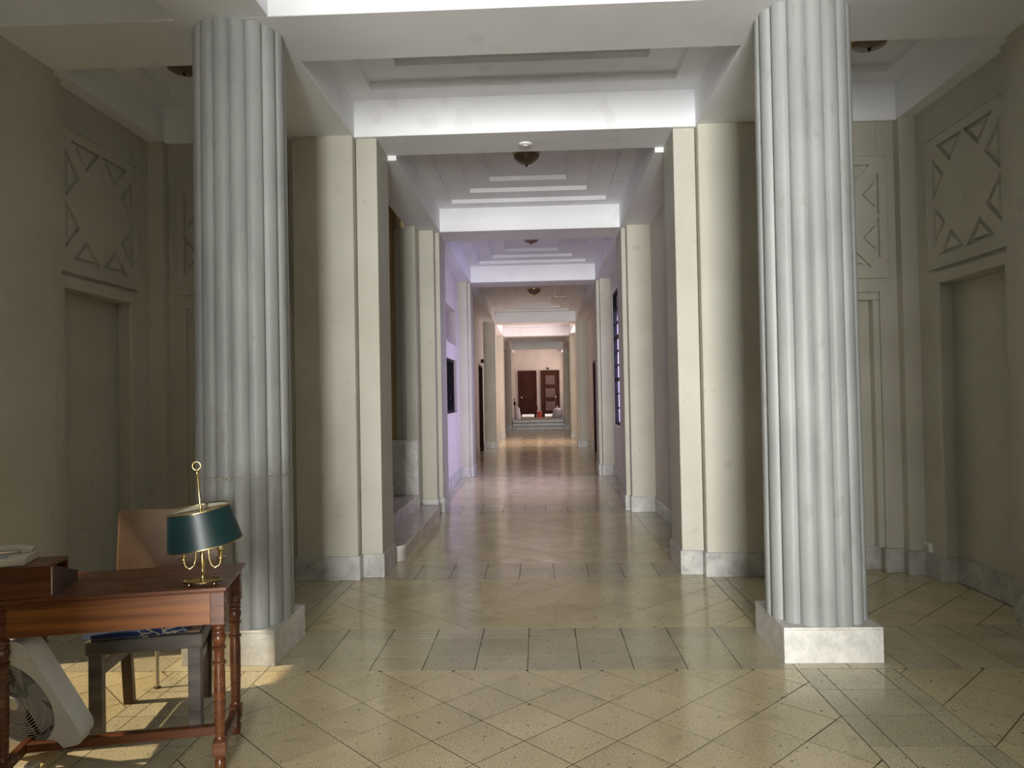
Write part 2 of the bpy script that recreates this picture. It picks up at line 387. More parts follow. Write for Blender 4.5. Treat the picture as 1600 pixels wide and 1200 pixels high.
for s, nm, base in ((-1, 'left', bL), (1, 'right', bR)):
    W = struct(empty('wall_' + nm), f'cream plaster {nm} foyer wall with star ornament panels above blind doors', 'wall'); WALLS[s] = W
    X = lambda a, b: tuple(sorted((s * a, s * b)))
    def wb(name, a, b, y0, y1, z0, z1, m=PLASTER, bev=.003): return bx(name, m, W, *X(a, b), y0, y1, z0, z1, bevel=bev)
    def sb(a, b, y0, y1): bx('baseboard_slab', MARB, base, *X(a, b), y0, y1, .0005, BZ, bevel=.004)
    # near side wall (left one has a side doorway that lets the sun in)
    if s < 0:
        wb('wall_pier', 3.30, 3.5, 4.36, 5.04, 0, H1); wb('wood_panelling', 3.30, 3.5, -.72, 2.75, 0, H1, WOODD); wb('lintel', 3.30, 3.5, 2.75, 4.36, 2.70, H1)  # dark panelling on both sides is unseen, added to cut bounce light
        sb(3.28, 3.32, 4.36, 5.04); sb(3.28, 3.32, -.72, 2.75)
    else:
        wb('wood_panelling', 3.30, 3.7, -.72, 4.2, 0, H1, WOODD); wb('wall_pier', 3.30, 3.7, 4.2, 5.04, 0, H1); sb(3.28, 3.32, -.72, 3.4); sb(3.28, 3.32, 3.402, 5.04)
    # side wall with blind door recess
    wb('wall_pier', 3.352, 3.7, 5.04, 5.19, 0, H1); sb(3.334, 3.36, 5.04, 5.20)
    wb('wall_pier', 3.41, 3.7, 6.22, 6.50, 0, H1); sb(3.39, 3.7, 6.205, 6.46)
    wb('lintel', 3.41, 3.7, 5.19, 6.22, 2.468, H1)
    wb('blind_door', 3.54, 3.7, 5.19, 6.22, 0, 2.468); sb(3.522, 3.56, 5.20, 6.205)
    # thin frame round the recess
    for (y0, y1, z0, z1) in ((5.19, 5.27, BZ, 2.47), (6.15, 6.22, BZ, 2.47), (5.19, 6.22, 2.47, 2.56)):
        wb('door_frame', 3.386, 3.412, y0, y1, z0, z1)
    ornament(W, 5.725 * 1, 3.14, .45, .452, (lambda a, b, c, s=s: (s * (3.411 - c), a, b)), PLASTER)
    # corner strips and back wall
    wb('wall_pier', 3.27, 3.45, 6.48, 6.8, 0, H1); sb(3.252, 3.40, 6.461, 6.5)
    wb('wall_pier', 3.12, 3.275, 6.58, 6.8, 0, H1); sb(3.105, 3.26, 6.561, 6.6)
    wb('wall_pier', 2.08, 2.245, 6.58, 6.8, 0, H1); sb(2.10, 2.26, 6.561, 6.6)
    wb('lintel', 2.245, 3.12, 6.58, 6.8, 2.468, H1)
    wb('blind_door', 2.245, 3.12, 6.69, 6.8, 0, 2.468); sb(2.26, 3.105, 6.672, 6.71)
    for (a, b, z0, z1) in ((2.2455, 2.30, BZ, 2.40), (3.065, 3.1195, BZ, 2.40), (2.2455, 3.1195, 2.401, 2.4675)):
        wb('door_frame', a, b, 6.60, 6.6895, z0, z1)
    ornament(W, s * 2.68, 3.138, .44, .452, (lambda a, b, c: (a, 6.582 - c, b)), PLASTER)
    # broad pier and slim pilaster framing the corridor mouth
    wb('broad_pier', 1.536, 2.088, 6.48, 7.077, 0, H1, bev=.005); sb(1.518, 2.106, 6.459, 6.60)
    wb('pilaster', 1.338, 1.530, 6.578, 7.077, 0, H1, bev=.005); sb(1.320, 1.512, 6.56, 7.09)
WE = struct(MB().box(-3.75, -1.0, -.7, -.4, 0, H1).box(1.3, 3.75, -.7, -.4, 0, H1).build('wall_entrance', WOODD), 'dark wooden entrance wall with tall open passage behind the foyer', 'wall')  # unseen wall, dark and narrow-mouthed to keep light off the foyer sides
for x0, x1 in ((-1.7, -1.4), (1.7, 2.0)): bx('passage_wall', PLASTER, WE, x0, x1, -8.0, -.7, 0, 5.0)  # passage out of view, added to narrow the entrance light
bx('passage_ceiling', CEIL, WE, -1.7, 2.0, -8.0, -.7, 5.0, 5.2); bx('passage_floor', CEIL, WE, -1.7, 2.0, -8.0, -.72, -.15, 0)

# corridor walls
WL = struct(empty('wall_corridor_left'), 'left corridor wall with pilasters, stair opening, niche and doorway', 'wall')
WR = struct(empty('wall_corridor_right'), 'right corridor wall with pilasters and tall window', 'wall')
bHL = struct(empty('baseboard_corridor_left'), 'marble baseboard slabs along left corridor wall', 'baseboard')
bHR = struct(empty('baseboard_corridor_right'), 'marble baseboard slabs along right corridor wall', 'baseboard')
PIL = [(10.08, 10.25, 10.86), (14.65, 14.84, 15.45), (22.75, 22.9, 23.7), (27.8, 27.95, 28.9), (35.4, 35.5, 36.5)]
for s, W, base in ((-1, WL, bHL), (1, WR, bHR)):
    for k, (ya, yb, yc) in enumerate(PIL):
        xm = 1.54 if s < 0 and k == 0 else 1.66
        pier(W, base, *sorted((s * 1.335, s * xm)), ya, yc, H2, name='pilaster', m=PLASTER)
        pier(W, base, *sorted((s * 1.275, s * 1.335)), yb, yc, H2, name='pilaster_return', m=PLASTER)
def hw(W, s, a, b, y0, y1, z0, z1, m=PLASTER, name='wall_panel'): return bx(name, m, W, *sorted((s * a, s * b)), y0, y1, z0, z1)
def hb(base, s, x, y0, y1): bx('baseboard_slab', MARB, base, *sorted((s * (x - .018), s * (x + .05))), y0, y1, .0005, BZ, bevel=.004)
# right: plain bay, window bay, door bay, lit bay, end bay
hw(WR, 1, 1.655, 1.95, 7.077, 10.2, 0, TOP, PINKW); hb(bHR, 1, 1.655, 7.09, 8.6); hb(bHR, 1, 1.655, 8.603, 10.06)
hw(WR, 1, 1.55, 1.95, 10.86, 12.0, 0, TOP, PINKW); hw(WR, 1, 1.55, 1.95, 14.3, 14.7, 0, TOP, PINKW)
hw(WR, 1, 1.55, 1.95, 12.0, 14.3, 0, 1.04, PINKW); hw(WR, 1, 1.55, 1.95, 12.0, 14.3, 3.55, TOP, PINKW); hb(bHR, 1, 1.55, 10.86, 14.65)
hw(WR, 1, 1.60, 1.95, 15.4, 19.6, 0, TOP, PINKW); hw(WR, 1, 1.60, 1.95, 20.8, 22.8, 0, TOP, PINKW); hw(WR, 1, 1.60, 1.95, 19.6, 20.8, 2.55, TOP, PINKW); hb(bHR, 1, 1.60, 15.45, 19.5); hb(bHR, 1, 1.60, 20.9, 22.73)
hw(WR, 1, 1.60, 1.95, 23.6, 24.2, 0, TOP, PINKW); hw(WR, 1, 1.60, 1.95, 27.0, 27.9, 0, TOP, PINKW); hw(WR, 1, 1.60, 1.95, 24.2, 27.0, 0, 1.0, PINKW); hw(WR, 1, 1.60, 1.95, 24.2, 27.0, 3.75, TOP, PINKW)
hw(WR, 1, 1.60, 1.95, 28.8, 35.5, 0, TOP, PINKW); hw(WR, 1, 1.60, 1.95, 36.4, 36.9, 0, TOP, PINKW); hw(WR, 1, 1.60, 1.95, 39.1, 40.2, 0, TOP, PINKW); hw(WR, 1, 1.60, 1.95, 36.9, 39.1, 0, 1.3, PINKW); hw(WR, 1, 1.60, 1.95, 36.9, 39.1, 3.85, TOP, PINKW)
# left: stair bay open, niche bay, door bay, lit bay, end bay
hw(WL, -1, 1.50, 1.95, 10.86, 12.35, 0, TOP, PINKW); hw(WL, -1, 1.50, 1.95, 14.1, 14.7, 0, TOP, PINKW); hw(WL, -1, 1.50, 1.95, 12.35, 14.1, 0, 1.33, PINKW); hw(WL, -1, 1.50, 1.95, 12.35, 14.1, 3.27, TOP, PINKW)
hw(WL, -1, 1.50, 1.95, 12.35, 14.1, 2.31, 2.60, PINKW, 'niche_sill')
MB().prism([(2.60, -1.62), (3.27, -1.90), (3.27, -1.95), (2.60, -1.95)], 12.35, 14.1, lambda z, x, y: (x, y, z)).build('niche_back', PINKW, WL)
hb(bHL, -1, 1.50, 10.86, 12.7); hb(bHL, -1, 1.50, 12.703, 14.63)
hw(WL, -1, 1.62, 1.95, 15.4, 20.6, 0, TOP, PINKW); hw(WL, -1, 1.62, 1.95, 22.0, 22.8, 0, TOP, PINKW); hw(WL, -1, 1.62, 1.95, 20.6, 22.0, 2.55, TOP, PINKW); hb(bHL, -1, 1.62, 15.45, 20.5); hb(bHL, -1, 1.62, 22.1, 22.73)
hw(WL, -1, 1.60, 1.95, 23.6, 27.9, 0, TOP, PINKW); hw(WL, -1, 1.60, 1.95, 28.8, 35.5, 0, TOP, PINKW); hw(WL, -1, 1.60, 1.95, 36.4, 40.2, 0, TOP, PINKW)
# stairwell
WS = struct(empty('wall_stairwell'), 'ochre stairwell wall with marble dado beside the left steps', 'wall')
bx('pilaster', PLASTER, WS, -1.70, -1.542, 9.80, 10.4, 0, H2, bevel=.004)
bx('pilaster', PLASTER, WS, -1.84, -1.70, 9.86, 10.4, 0, H2, bevel=.004)
bx('wall_panel', OCHRE, WS, -4.6, -1.84, 9.93, 10.4, 0, 5.6)
bx('wall_panel', PLASTER, WS, -4.6, -2.09, 6.8, 7.17, 0, 5.6); bx('wall_panel', PLASTER, WS, -2.09, -1.36, 7.078, 7.16, 0, 5.6)
bx('wall_panel', PLASTER, WS, -4.7, -4.6, 6.8, 10.4, 0, 5.6); bx('wall_panel', CEIL, WS, -4.7, -1.67, 6.8, 10.4, 5.6, 5.7); bx('wall_panel', PLASTER, WS, -1.75, -1.67, 7.0, 10.4, 4.6, 5.6)
bx('dado_slab', MARBW, WS, -1.715, -1.545, 9.77, 9.80, .31, 1.045, bevel=.003); bx('dado_slab', MARBW, WS, -1.96, -1.718, 9.79, 9.86, .31, 1.045, bevel=.003)
WF = struct(bx('wall_end', PINKW, None, -1.95, 1.95, 39.6, 39.9, .48, TOP), 'pinkish plaster wall closing the far end of the corridor', 'wall')

# ------------------------------------------------------------------ columns
def column(cx, label):
    c = tag(empty('column', (cx, 4.69, 0)), label, 'column', 'reeded foyer columns')
    n = 16; sub = 8; rings = [0, .25, .5, .75, 1]; vs = []; fs = []; m = n * sub
    off = math.radians(7.2 - 90)
    zs = [.21] + [.21 + (H1 - .21) * t for t in (.25, .5, .75)] + [H1]
    for k, z in enumerate(zs):
        R = .298 - .012 * (k / (len(zs) - 1))
        for i in range(m):
            ph = (i % sub) / sub * 2 - 1
            a = off + 2 * math.pi * i / m; rc = R * .905; bulge = math.sqrt(max(0, 1 - ph * ph))
            r = R * (.90 + .10 * bulge)
            vs.append((r * math.cos(a), r * math.sin(a), z))
    for k in range(len(zs) - 1):
        for i in range(m): fs.append((k * m + i, k * m + (i + 1) % m, (k + 1) * m + (i + 1) % m, (k + 1) * m + i))
    fs.append(tuple(range(m - 1, -1, -1))); fs.append(tuple((len(zs) - 1) * m + i for i in range(m)))
    MB().add(vs, fs).build('shaft', COLM, c, smooth=38)
    p = bx('plinth', MARBW, c, -.272, .272, -.27, .27, 0.0, .20)
    bx('top_slab', MARBW, p, -.288, .288, -.288, .288, .196, .21, bevel=.002)
    bx('side_slab', MARBW, p, -.288, -.272, -.272, .288, 0.0005, .195, bevel=.001); bx('side_slab', MARBW, p, .272, .288, -.272, .288, 0.0005, .195, bevel=.001)
    bx('front_slab', MARBW, p, -.288, .288, -.288, -.272, 0.0005, .195, bevel=.002); bx('back_slab', MARBW, p, -.27, .27, .27, .288, 0.0005, .195, bevel=.002)
    return c
column(-1.817, 'reeded grey column on marble plinth behind the desk lamp')
column(1.802, 'reeded pale column on marble plinth standing clear of any furniture')

# ------------------------------------------------------------------ staircase (left) and end steps
st = tag(empty('staircase', (-1.9, 8.5, 0)), 'marble stair rising left between the first two corridor pilasters', 'staircase')
for k in range(9):
    z1 = .155 * (k + 1); x1 = 1.9 - 1.26 - .295 * k
    y0, y1 = (-1.32, 1.30) if k == 0 else (-1.32, 1.26)
    b = MB()
    if k == 0:   # bull-nosed first step with rounded near corner
        pts = [(-2.6, y0), (x1 - .14, y0)] + [(x1 - .14 + .13 * math.sin(t), y0 + .13 - .13 * math.cos(t)) for t in (.3, .6, .9, 1.2, 1.57)] + [(x1 - .01, y1), (-2.6, y1)]
    else: pts = [(-2.6, y0), (x1 - .01, y0), (x1 - .01, y1), (-2.6, y1)]
    stp = b.prism(pts, max(0.0005, z1 - .155), z1 - .032).build('riser', STEPM, st)
    t2 = [(p[0] + (.018 if p[0] > -2 else 0), p[1] - (.012 if k == 0 and p[1] < 0 else 0)) for p in pts]
    MB().prism(t2, z1 - .032, z1).build('tread', STEPM, stp, bevel=.007, seg=2)
es = tag(empty('entry_steps', (0, 35.6, 0)), 'three marble steps up to the landing at the corridor end', 'steps')
for k in range(3):
    bx('step', ENDSTEP, es, -1.255, 1.255, -.55 + .3 * k, .1 + .3 * k if k < 2 else 4.0, .16 * k + .0005, .16 * (k + 1), bevel=.012)

# ------------------------------------------------------------------ windows and doors
def window(name, x, y0, y1, z0, z1, rows, cols, label, side=1):
    wn = struct(empty(name, (x, (y0 + y1) / 2, z0)), label, 'window'); h = z1 - z0; hw_ = (y1 - y0) / 2
    fr = [(-hw_, -hw_ + .05, 0, h), (hw_ - .05, hw_, 0, h), (-hw_ + .05, hw_ - .05, 0, .05), (-hw_ + .05, hw_ - .05, h - .05, h)]
    for f in fr: bx('steel_frame', BLACK, wn, -.05, .02, *f)
    iw = 2 * hw_ - .1; ih = h - .1; cw = iw / cols; rh = ih / rows
    for c in range(1, cols): bx('mullion', BLACK, wn, -.035, .02, -hw_ + .05 + c * cw - .012, -hw_ + .05 + c * cw + .012, .05, h - .05)
    for r in range(1, rows): bx('glazing_bar', BLACK, wn, -.034, .014, -hw_ + .05, hw_ - .05, .05 + r * rh - (.030 if r % 3 == 0 else .012), .05 + r * rh + (.030 if r % 3 == 0 else .012))
    for c in range(cols):
        for r in range(rows):
            bx('pane', PANE, wn, -.003, .003, -hw_ + .05 + c * cw + .004, -hw_ + .05 + (c + 1) * cw - .004, .05 + r * rh + .004, .05 + (r + 1) * rh - .004)
    return wn
w1 = window('window_1', 1.60, 12.0, 14.3, 1.04, 3.55, 9, 3, 'tall black steel window with lavender panes on right corridor wall')
bx('window_sill', WHITEP, w1, -.07, -.02, -1.17, 1.17, -.03, .0)
for yy in (-1.19, 1.15): bx('window_lining', WHITEP, w1, -.062, -.02, yy, yy + .04, .0, 2.55)
bx('window_lining', WHITEP, w1, -.062, -.02, -1.15, 1.15, 2.51, 2.55)
window('window_2', 1.85, 24.2, 27.0, 1.0, 3.75, 4, 4, 'wide window lighting the pink corridor bay near far steps')
window('window_3', 1.85, 36.9, 39.1, 1.3, 3.85, 4, 3, 'side window lighting the landing by the end doors')
# dark grille window on left
w4 = struct(empty('window_4', (-1.58, 13.22, 1.33)), 'dark window with black wavy grille on left corridor wall', 'window')
bx('dark_pane', DARK, w4, -.06, -.05, -.875, .875, .0, .98)
for f in ((-.875, -.835, 0, .98), (.835, .875, 0, .98), (-.835, .835, 0, .04), (-.835, .835, .94, .98)): bx('steel_frame', BLACK, w4, -.04, .03, *f)
for k in range(11):
    y = -.76 + k * .152
    MB().tube([(.0, y + .025 * math.sin(j * .9), .04 + j * .045) for j in range(21)], .008, 5).build('grille_bar', BLACK, w4)
bx('window_sill', PINKW, w4, -.06, .11, -.9, .9, -.035, .0)
def panel_door(name, loc, rz, wd, ht, label, carved):
    d = struct(empty(name, loc, rz), label, 'door'); h = wd / 2
    for a in ((-h, -h + .10, 0, ht), (h - .10, h, 0, ht), (-h + .10, h - .10, ht - .10, ht)): bx('door_frame', DOORM, d, a[0], a[1], -.06, .02, a[2], a[3], bevel=.006)
    leaf = bx('door_leaf', DOORM, d, -h + .1, h - .1, -.02, .02, .0, ht - .1)
    for z0, z1 in ((.32, .88), (1.02, 1.58), (1.72, 2.28)):
        pm = DOORP if carved else DOORM; iw = h - .22
        bx('panel', pm, leaf, -iw, iw, -.028, -.02, z0, z1)
        for a in ((-iw, iw, z0, z0 + .04), (-iw, iw, z1 - .04, z1), (-iw, -iw + .04, z0 + .04, z1 - .04), (iw - .04, iw, z0 + .04, z1 - .04)): bx('panel_moulding', DOORM, leaf, a[0], a[1], -.045, -.028, a[2], a[3])
        zc = (z0 + z1) / 2
        MB().prism([(-.17, zc), (0, zc - .2), (.17, zc), (0, zc + .2)], -.04, -.028, lambda a, b, c: (a, c, b)).build('carved_diamond', pm, leaf)
    bx('kick_plate', METALW, leaf, -h + .2, h - .16, -.026, -.02, .03, .17)  # pale strip painted in for the light at the foot of the door
    kx = -h + .19 if not carved else h - .22
    MB().lathe([(.02, 0), (.02, .03), (.04, .05), (.035, .08), (.01, .09)], 10).build('door_knob', METALW, leaf, smooth=60).matrix_local = Matrix.Translation((kx, -.02, 1.08)) @ Matrix.Rotation(math.pi / 2, 4, 'X')
    return d
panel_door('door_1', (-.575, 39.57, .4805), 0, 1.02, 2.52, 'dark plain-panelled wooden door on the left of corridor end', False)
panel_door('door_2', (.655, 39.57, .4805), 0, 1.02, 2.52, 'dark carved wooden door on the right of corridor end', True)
for nm, x, y, sgn, lb in (('door_3', -1.75, 21.3, 1, 'dark doorway on left corridor wall before the lit bay'), ('door_4', 1.75, 20.2, -1, 'dark doorway on right corridor wall before the lit bay')):
    d = struct(empty(nm, (x, y, 0)), lb, 'door'); e = .7 if sgn > 0 else .6
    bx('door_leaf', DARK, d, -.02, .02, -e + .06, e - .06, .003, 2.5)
    for a in ((-e, -e + .06, 0.001, 2.55), (e - .06, e, 0.001, 2.55), (-e + .06, e - .06, 2.49, 2.55)): bx('door_frame', DOORM, d, *sorted((-.03 * sgn, .14 * sgn)), *a)
def small_lamp(x, y, z, nx, ny, label):
    l = tag(empty('wall_lamp', (x, y, z)), label, 'lamp')
    bx('bracket', BLACK, l, *sorted((0, nx * .08 + .02)), *sorted((0, ny * .08 + .02)), 0, .02); MB().lathe([(.02, .02), (.05, .04), (.045, .10), (.015, .12)], 10, cx=nx * .06, cy=ny * .06).build('lamp_body', BLACK, l, smooth=50)
small_lamp(.55, 39.6, 3.03, 0, -1, 'tiny black lamp above the carved door at corridor end')
small_lamp(-1.62, 21.3, 2.60, 1, 0, 'tiny black lamp above the dark left doorway')

# ------------------------------------------------------------------ ceiling fittings
def dome(x, y, z, r, label, k=.75):
    d = tag(empty('ceiling_light', (x, y, z)), label, 'ceiling light', 'dome ceiling lights')
    MB().lathe([(r * 1.02, -.03), (r * 1.06, -.02), (r * 1.06, 0)], 28).build('rim', BRASS, d, smooth=50)
    MB().lathe([(.012, -.03 - r * k)] + [(r * math.cos(t), -.03 - r * k * math.sin(t)) for t in (1.3, 1.0, .7, .4, .15, 0)], 28).build('glass_dome', DOME, d, smooth=50)
    MB().lathe([(.008, -.05 - r * k), (.014, -.035 - r * k), (.012, -.028 - r * k)], 10).build('finial', BLACK, d, smooth=50)
dome(0, 8.45, 4.424, .15, 'brown dome ceiling light in the first corridor coffer behind the cover plate')
dome(0, 12.8, 4.424, .15, 'dome ceiling light in the lavender second corridor coffer')
dome(0, 19.2, 4.424, .17, 'dome ceiling light in the dim third corridor coffer')
dome(-2.76, 5.86, 4.372, .13, 'dome ceiling light in left side coffer beside the column', .3)
dome(2.76, 5.86, 4.372, .13, 'dome ceiling light in right side coffer beside the column', .3)
cp = tag(empty('cover_plate', (.013, 6.86, H1)), 'round white cover plate on the beam soffit over corridor mouth', 'cover plate')
MB().lathe([(.05, -.016), (.062, -.01), (.064, 0)], 28).build('plate_disc', WHITEP, cp, smooth=40); MB().lathe([(.02, -.022), (.024, -.016)], 16).build('centre_boss', WHITEP, cp, smooth=40)
fb = tag(empty('ceiling_bracket', (.55, 19.6, 4.424)), 'small pale bracket hanging beside third corridor ceiling light', 'bracket')
bx('stem', WHITEP, fb, -.012, .012, -.012, .012, -.16, 0); bx('arm', WHITEP, fb, -.02, .3, -.012, .012, -.18, -.16)
sk = tag(empty('wall_socket', (3.41, 6.42, .213)), 'white wall socket just above baseboard in right corner', 'socket')
bx('socket_plate', WHITEP, sk, -.03, 0, -.05, .05, .001, .075, bevel=.004); bx('socket_face', CREAM, sk, -.034, -.03, -.03, .03, .015, .06, bevel=.002)

# ------------------------------------------------------------------ desk
TH = math.radians(12.9); TC = (-1.7525, 3.243, 0)
desk = tag(empty('writing_desk', TC, TH), 'mahogany writing desk on turned legs in the left foreground', 'desk')
MB().box(-.48, .455, -.243, .243, .792, .808).box(-.473, .448, -.236, .236, .783, .792).build('desk_top', WOOD, desk, bevel=.004, seg=2)
bx('apron_front', WOODL, desk, -.41, .385, -.212, -.190, .645, .783); bx('apron_back', WOODL, desk, -.41, .385, .190, .212, .645, .783)
for q in (.40, -.425): bx('apron_side', WOOD, desk, q - .011, q + .011, -.16, .16, .645, .783)
LEGP = [(.019, .002), (.021, .02), (.024, .045), (.017, .06), (.023, .068), (.023, .078)]
LEGU = [(.026, .136), (.027, .142), (.021, .148), (.021, .16), (.0245, .30), (.0245, .42), (.022, .462), (.029, .467), (.029, .475), (.022, .480), (.0215, .51), (.023, .528), (.029, .533), (.029, .540), (.022, .545), (.026, .562), (.030, .580), (.026, .594), (.021, .600), (.028, .604), (.028, .610), (.022, .615), (.028, .622), (.028, .630), (.024, .634), (.026, .64)]
for sx in (1, -1):
    for sy in (1, -1):
        x, y = (.4115 if sx > 0 else -.4365), sy * .185
        lg = bx('leg', WOOD, desk, x - .030, x + .030, y - .030, y + .030, .64, .783, bevel=.003)
        MB().lathe(LEGU, 18, cx=x, cy=y).build('turned_shaft', WOOD, lg, smooth=50)
        bx('leg_block', WOOD, lg, x - .028, x + .028, y - .028, y + .028, .078, .137, bevel=.003)
        MB().lathe(LEGP, 16, cx=x, cy=y).build('foot', WOOD, lg, smooth=50)
for q in (.4115, -.4365): bx('side_stretcher', WOOD, desk, q - .017, q + .017, -.157, .157, .085, .13, bevel=.003)
bx('long_stretcher', WOOD, desk, -.4195, .3945, -.019, .019, .088, .128, bevel=.003)
DM = Matrix.Translation(TC) @ Matrix.Rotation(TH, 4, 'Z')
def on_desk(x, y, z=.808): return DM @ Vector((x, y, z))
# letter box on the desk
lb = tag(empty('letter_box', on_desk(-.345, -.115), TH), 'dark wooden letter box at the left end of desk under the telephone', 'box')
bx('box_front', WOOD, lb, -.19, .115, -.118, -.103, .0005, .13); bx('box_back', WOOD, lb, -.19, .10, .08, .095, .0005, .13); bx('box_top', WOOD, lb, -.19, .10, -.103, .08, .118, .13); bx('box_side', WOOD, lb, -.205, -.19, -.118, .095, .0005, .13)
MB().prism([(-.103, .0005), (.16, .0005), (.16, .05), (-.103, .13)], .10, .115, lambda y, z, x: (x, y, z)).build('sloped_side', WOODD, lb)
MB().tube([(.116, -.119, .012), (.116, -.119, .126)], .0025, 6).build('corner_strip', METALW, lb)
# telephone
tp = tag(empty('telephone', on_desk(-.455, -.13, .9385), TH + .1), 'off-white desk telephone sitting on the dark letter box', 'telephone')
MB().prism([(-.09, .0), (.10, .0), (.10, .012), (.075, .034), (-.06, .040), (-.09, .03)], -.085, .085, lambda a, b, c: (c * 1.25, a, b)).build('phone_base', CREAM, tp, bevel=.004)
hs = MB().prism([(-.105, .0), (-.065, .0), (-.06, .014), (.06, .014), (.065, .0), (.105, .0), (.112, .022), (.07, .036), (-.07, .036), (-.112, .022)], -.024, .024, lambda a, b, c: (a, c + .02, b + .036)).build('handset', CREAM, tp, bevel=.006, seg=2)
bx('keypad', GREYB, tp, -.04, .04, -.078, -.012, .036, .040)
# ------------------------------------------------------------------ lamp
lp = tag(empty('desk_lamp', on_desk(.346, -.178), TH + math.radians(2)), 'brass bouillotte lamp with tilted dark green oval shade on desk corner', 'lamp')
base = MB().lathe([(.066, .012), (.074, .014), (.078, .022), (.074, .023), (.068, .017), (.02, .0175)], 36, sx=1.06, sy=.62).build('base_tray', BRASS, lp, smooth=40)
for a in (.6, 2.54, 3.74, 5.68): MB().lathe([(.002, .0005), (.007, .004), (.008, .008), (.006, .013)], 10, cx=.058 * math.cos(a) * 1.06, cy=.058 * math.sin(a) * .62).build('ball_foot', BRASS, base, smooth=60)
MB().lathe([(.014, .017), (.010, .026), (.006, .032), (.006, .05), (.011, .056), (.006, .062), (.008, .075), (.0125, .105), (.012, .125), (.007, .15), (.012, .157), (.018, .165), (.018, .175), (.006, .18), (.006, .27)], 18).build('stem', BRASS, lp, smooth=50)
for s in (1, -1):
    pts = [(0.004 * s, 0, .15), (s * .018, 0, .165), (s * .026, 0, .15), (s * .028, 0, .11), (s * .036, 0, .085), (s * .052, 0, .072), (s * .068, 0, .082), (s * .074, 0, .10), (s * .075, 0, .115)]
    arm = MB().tube(pts, .0038, 8).build('arm', BRASS, lp, smooth=60)
    MB().lathe([(.006, .112), (.022, .117), (.022, .120), (.007, .123), (.007, .142), (.010, .147), (.020, .151), (.021, .157), (.009, .159)], 18, cx=s * .075).build('candle_cup', BRASS, arm, smooth=50)
    MB().lathe([(.009, .159), (.009, .23)], 12, cx=s * .075).build('candle_sleeve', CREAM, arm, smooth=50)
tilt = Matrix.Translation((0, 0, .25)) @ Matrix.Rotation(math.radians(4), 4, 'X') @ Matrix.Rotation(math.radians(-9), 4, 'Y')
rod = MB(); rod.M = Matrix.Translation((0, 0, .26)) @ Matrix.Rotation(math.radians(-4.5), 4, 'Y')
rod.lathe([(.012, 0), (.007, .02), (.006, .03), (.011, .038), (.006, .048), (.0055, .215), (.009, .223), (.009, .233), (.004, .241)], 14)
rod.build('rod', BRASS, lp, smooth=50)
ring = MB(); ring.M = rod.M
ring.tube([(.017 * math.cos(t * math.pi / 12), 0, .258 + .018 * math.sin(t * math.pi / 12)) for t in range(24)], .0035, 8, closed=True); ring.build('finial_ring', BRASS, lp, smooth=60)
n = 56; sh = MB(); sh.M = tilt; vs = []
for (r, z) in ((.156, -.072), (.128, .082)):
    for i in range(n): a = 2 * math.pi * i / n; vs.append((r * math.cos(a), r * .80 * math.sin(a), z))
for (r, z) in ((.153, -.072), (.125, .082)):
    for i in range(n): a = 2 * math.pi * i / n; vs.append((r * math.cos(a), r * .80 * math.sin(a), z))
fs = []
for i in range(n):
    j = (i + 1) % n; fs += [(i, j, n + j, n + i), (2 * n + j, 2 * n + i, 3 * n + i, 3 * n + j), (i, 2 * n + i, 2 * n + j, j), (n + i, n + j, 3 * n + j, 3 * n + i)]
sh.add(vs, fs); shade = sh.build('lamp_shade', GREEN, lp, smooth=40)
for r, z in ((.1565, -.072), (.1285, .082)):
    rm = MB(); rm.M = tilt; rm.tube([(r * math.cos(2 * math.pi * i / 48), r * .80 * math.sin(2 * math.pi * i / 48), z) for i in range(48)], .0028, 6, closed=True); rm.build('shade_rim', BRASS, shade, smooth=60)
lin = MB(); lin.M = tilt
lin.lathe([(.1515, -.071), (.124, .080)], 48, sy=.80, cap=False); lin.build('shade_lining', CREAM, shade, smooth=40)
sp = MB(); sp.M = tilt
for a in (0, math.pi / 2): sp.tube([(.13 * math.cos(a), .13 * .80 * math.sin(a), .078), (-.13 * math.cos(a), -.13 * .80 * math.sin(a), .078)], .0025, 6)
sp.build('shade_spider', BRASS, shade)

# ------------------------------------------------------------------ chair and cushion
CC = Vector((-1.89, 3.735, 0)); CA = math.radians(13)
ch = tag(empty('armchair', CC, CA), 'wooden chair with brown vinyl back pushed in behind the desk', 'chair')
for s in (1, -1):
    x = s * .225
    MB().prism([(x - .03, -.225), (x + .03, -.225), (x + .03, -.165), (x - .03, -.165)], .0005, .40).build('leg', GREYWOOD, ch, bevel=.004)
    xb = s * .195
    MB().add([(xb - .026 + (s * .02) * t, .175 + dy + oy, z) for t, z, oy in ((0, .0005, .045), (1, .42, .0), (1.5, 1.0, .08)) for (dx, dy) in ()] or
             [p for z, oy, ox in ((.0005, .0, 0), (.42, -.02, s * .015), (.98, .075, s * .03)) for p in ((xb + ox - .025, .165 + oy, z), (xb + ox + .025, .165 + oy, z), (xb + ox + .025, .215 + oy, z), (xb + ox - .025, .215 + oy, z))],
             [(3, 2, 1, 0), (8, 9, 10, 11)] + [(a + i, a + (i + 1) % 4, a + 4 + (i + 1) % 4, a + 4 + i) for a in (0, 4) for i in range(4)]).build('leg', WOODD, ch, bevel=.003)
    MB().prism([(x - .014, -.18), (x + .014, -.18), (xb + .014, .18), (xb - .014, .18)], .275, .325).build('stretcher', WOODD, ch)
    MB().tube([(s * .225, .20, .68), (s * .245, .05, .70), (s * .25, -.05, .70), (s * .25, -.09, .69)], [.016, .018, .02, .024], 10).build('armrest', WOODD, ch, smooth=60)
    MB().tube([(s * .25, -.07, .69), (s * .245, -.06, .58), (s * .235, -.08, .48), (s * .235, -.09, .40)], .015, 8).build('arm_post', WOODD, ch, smooth=60)
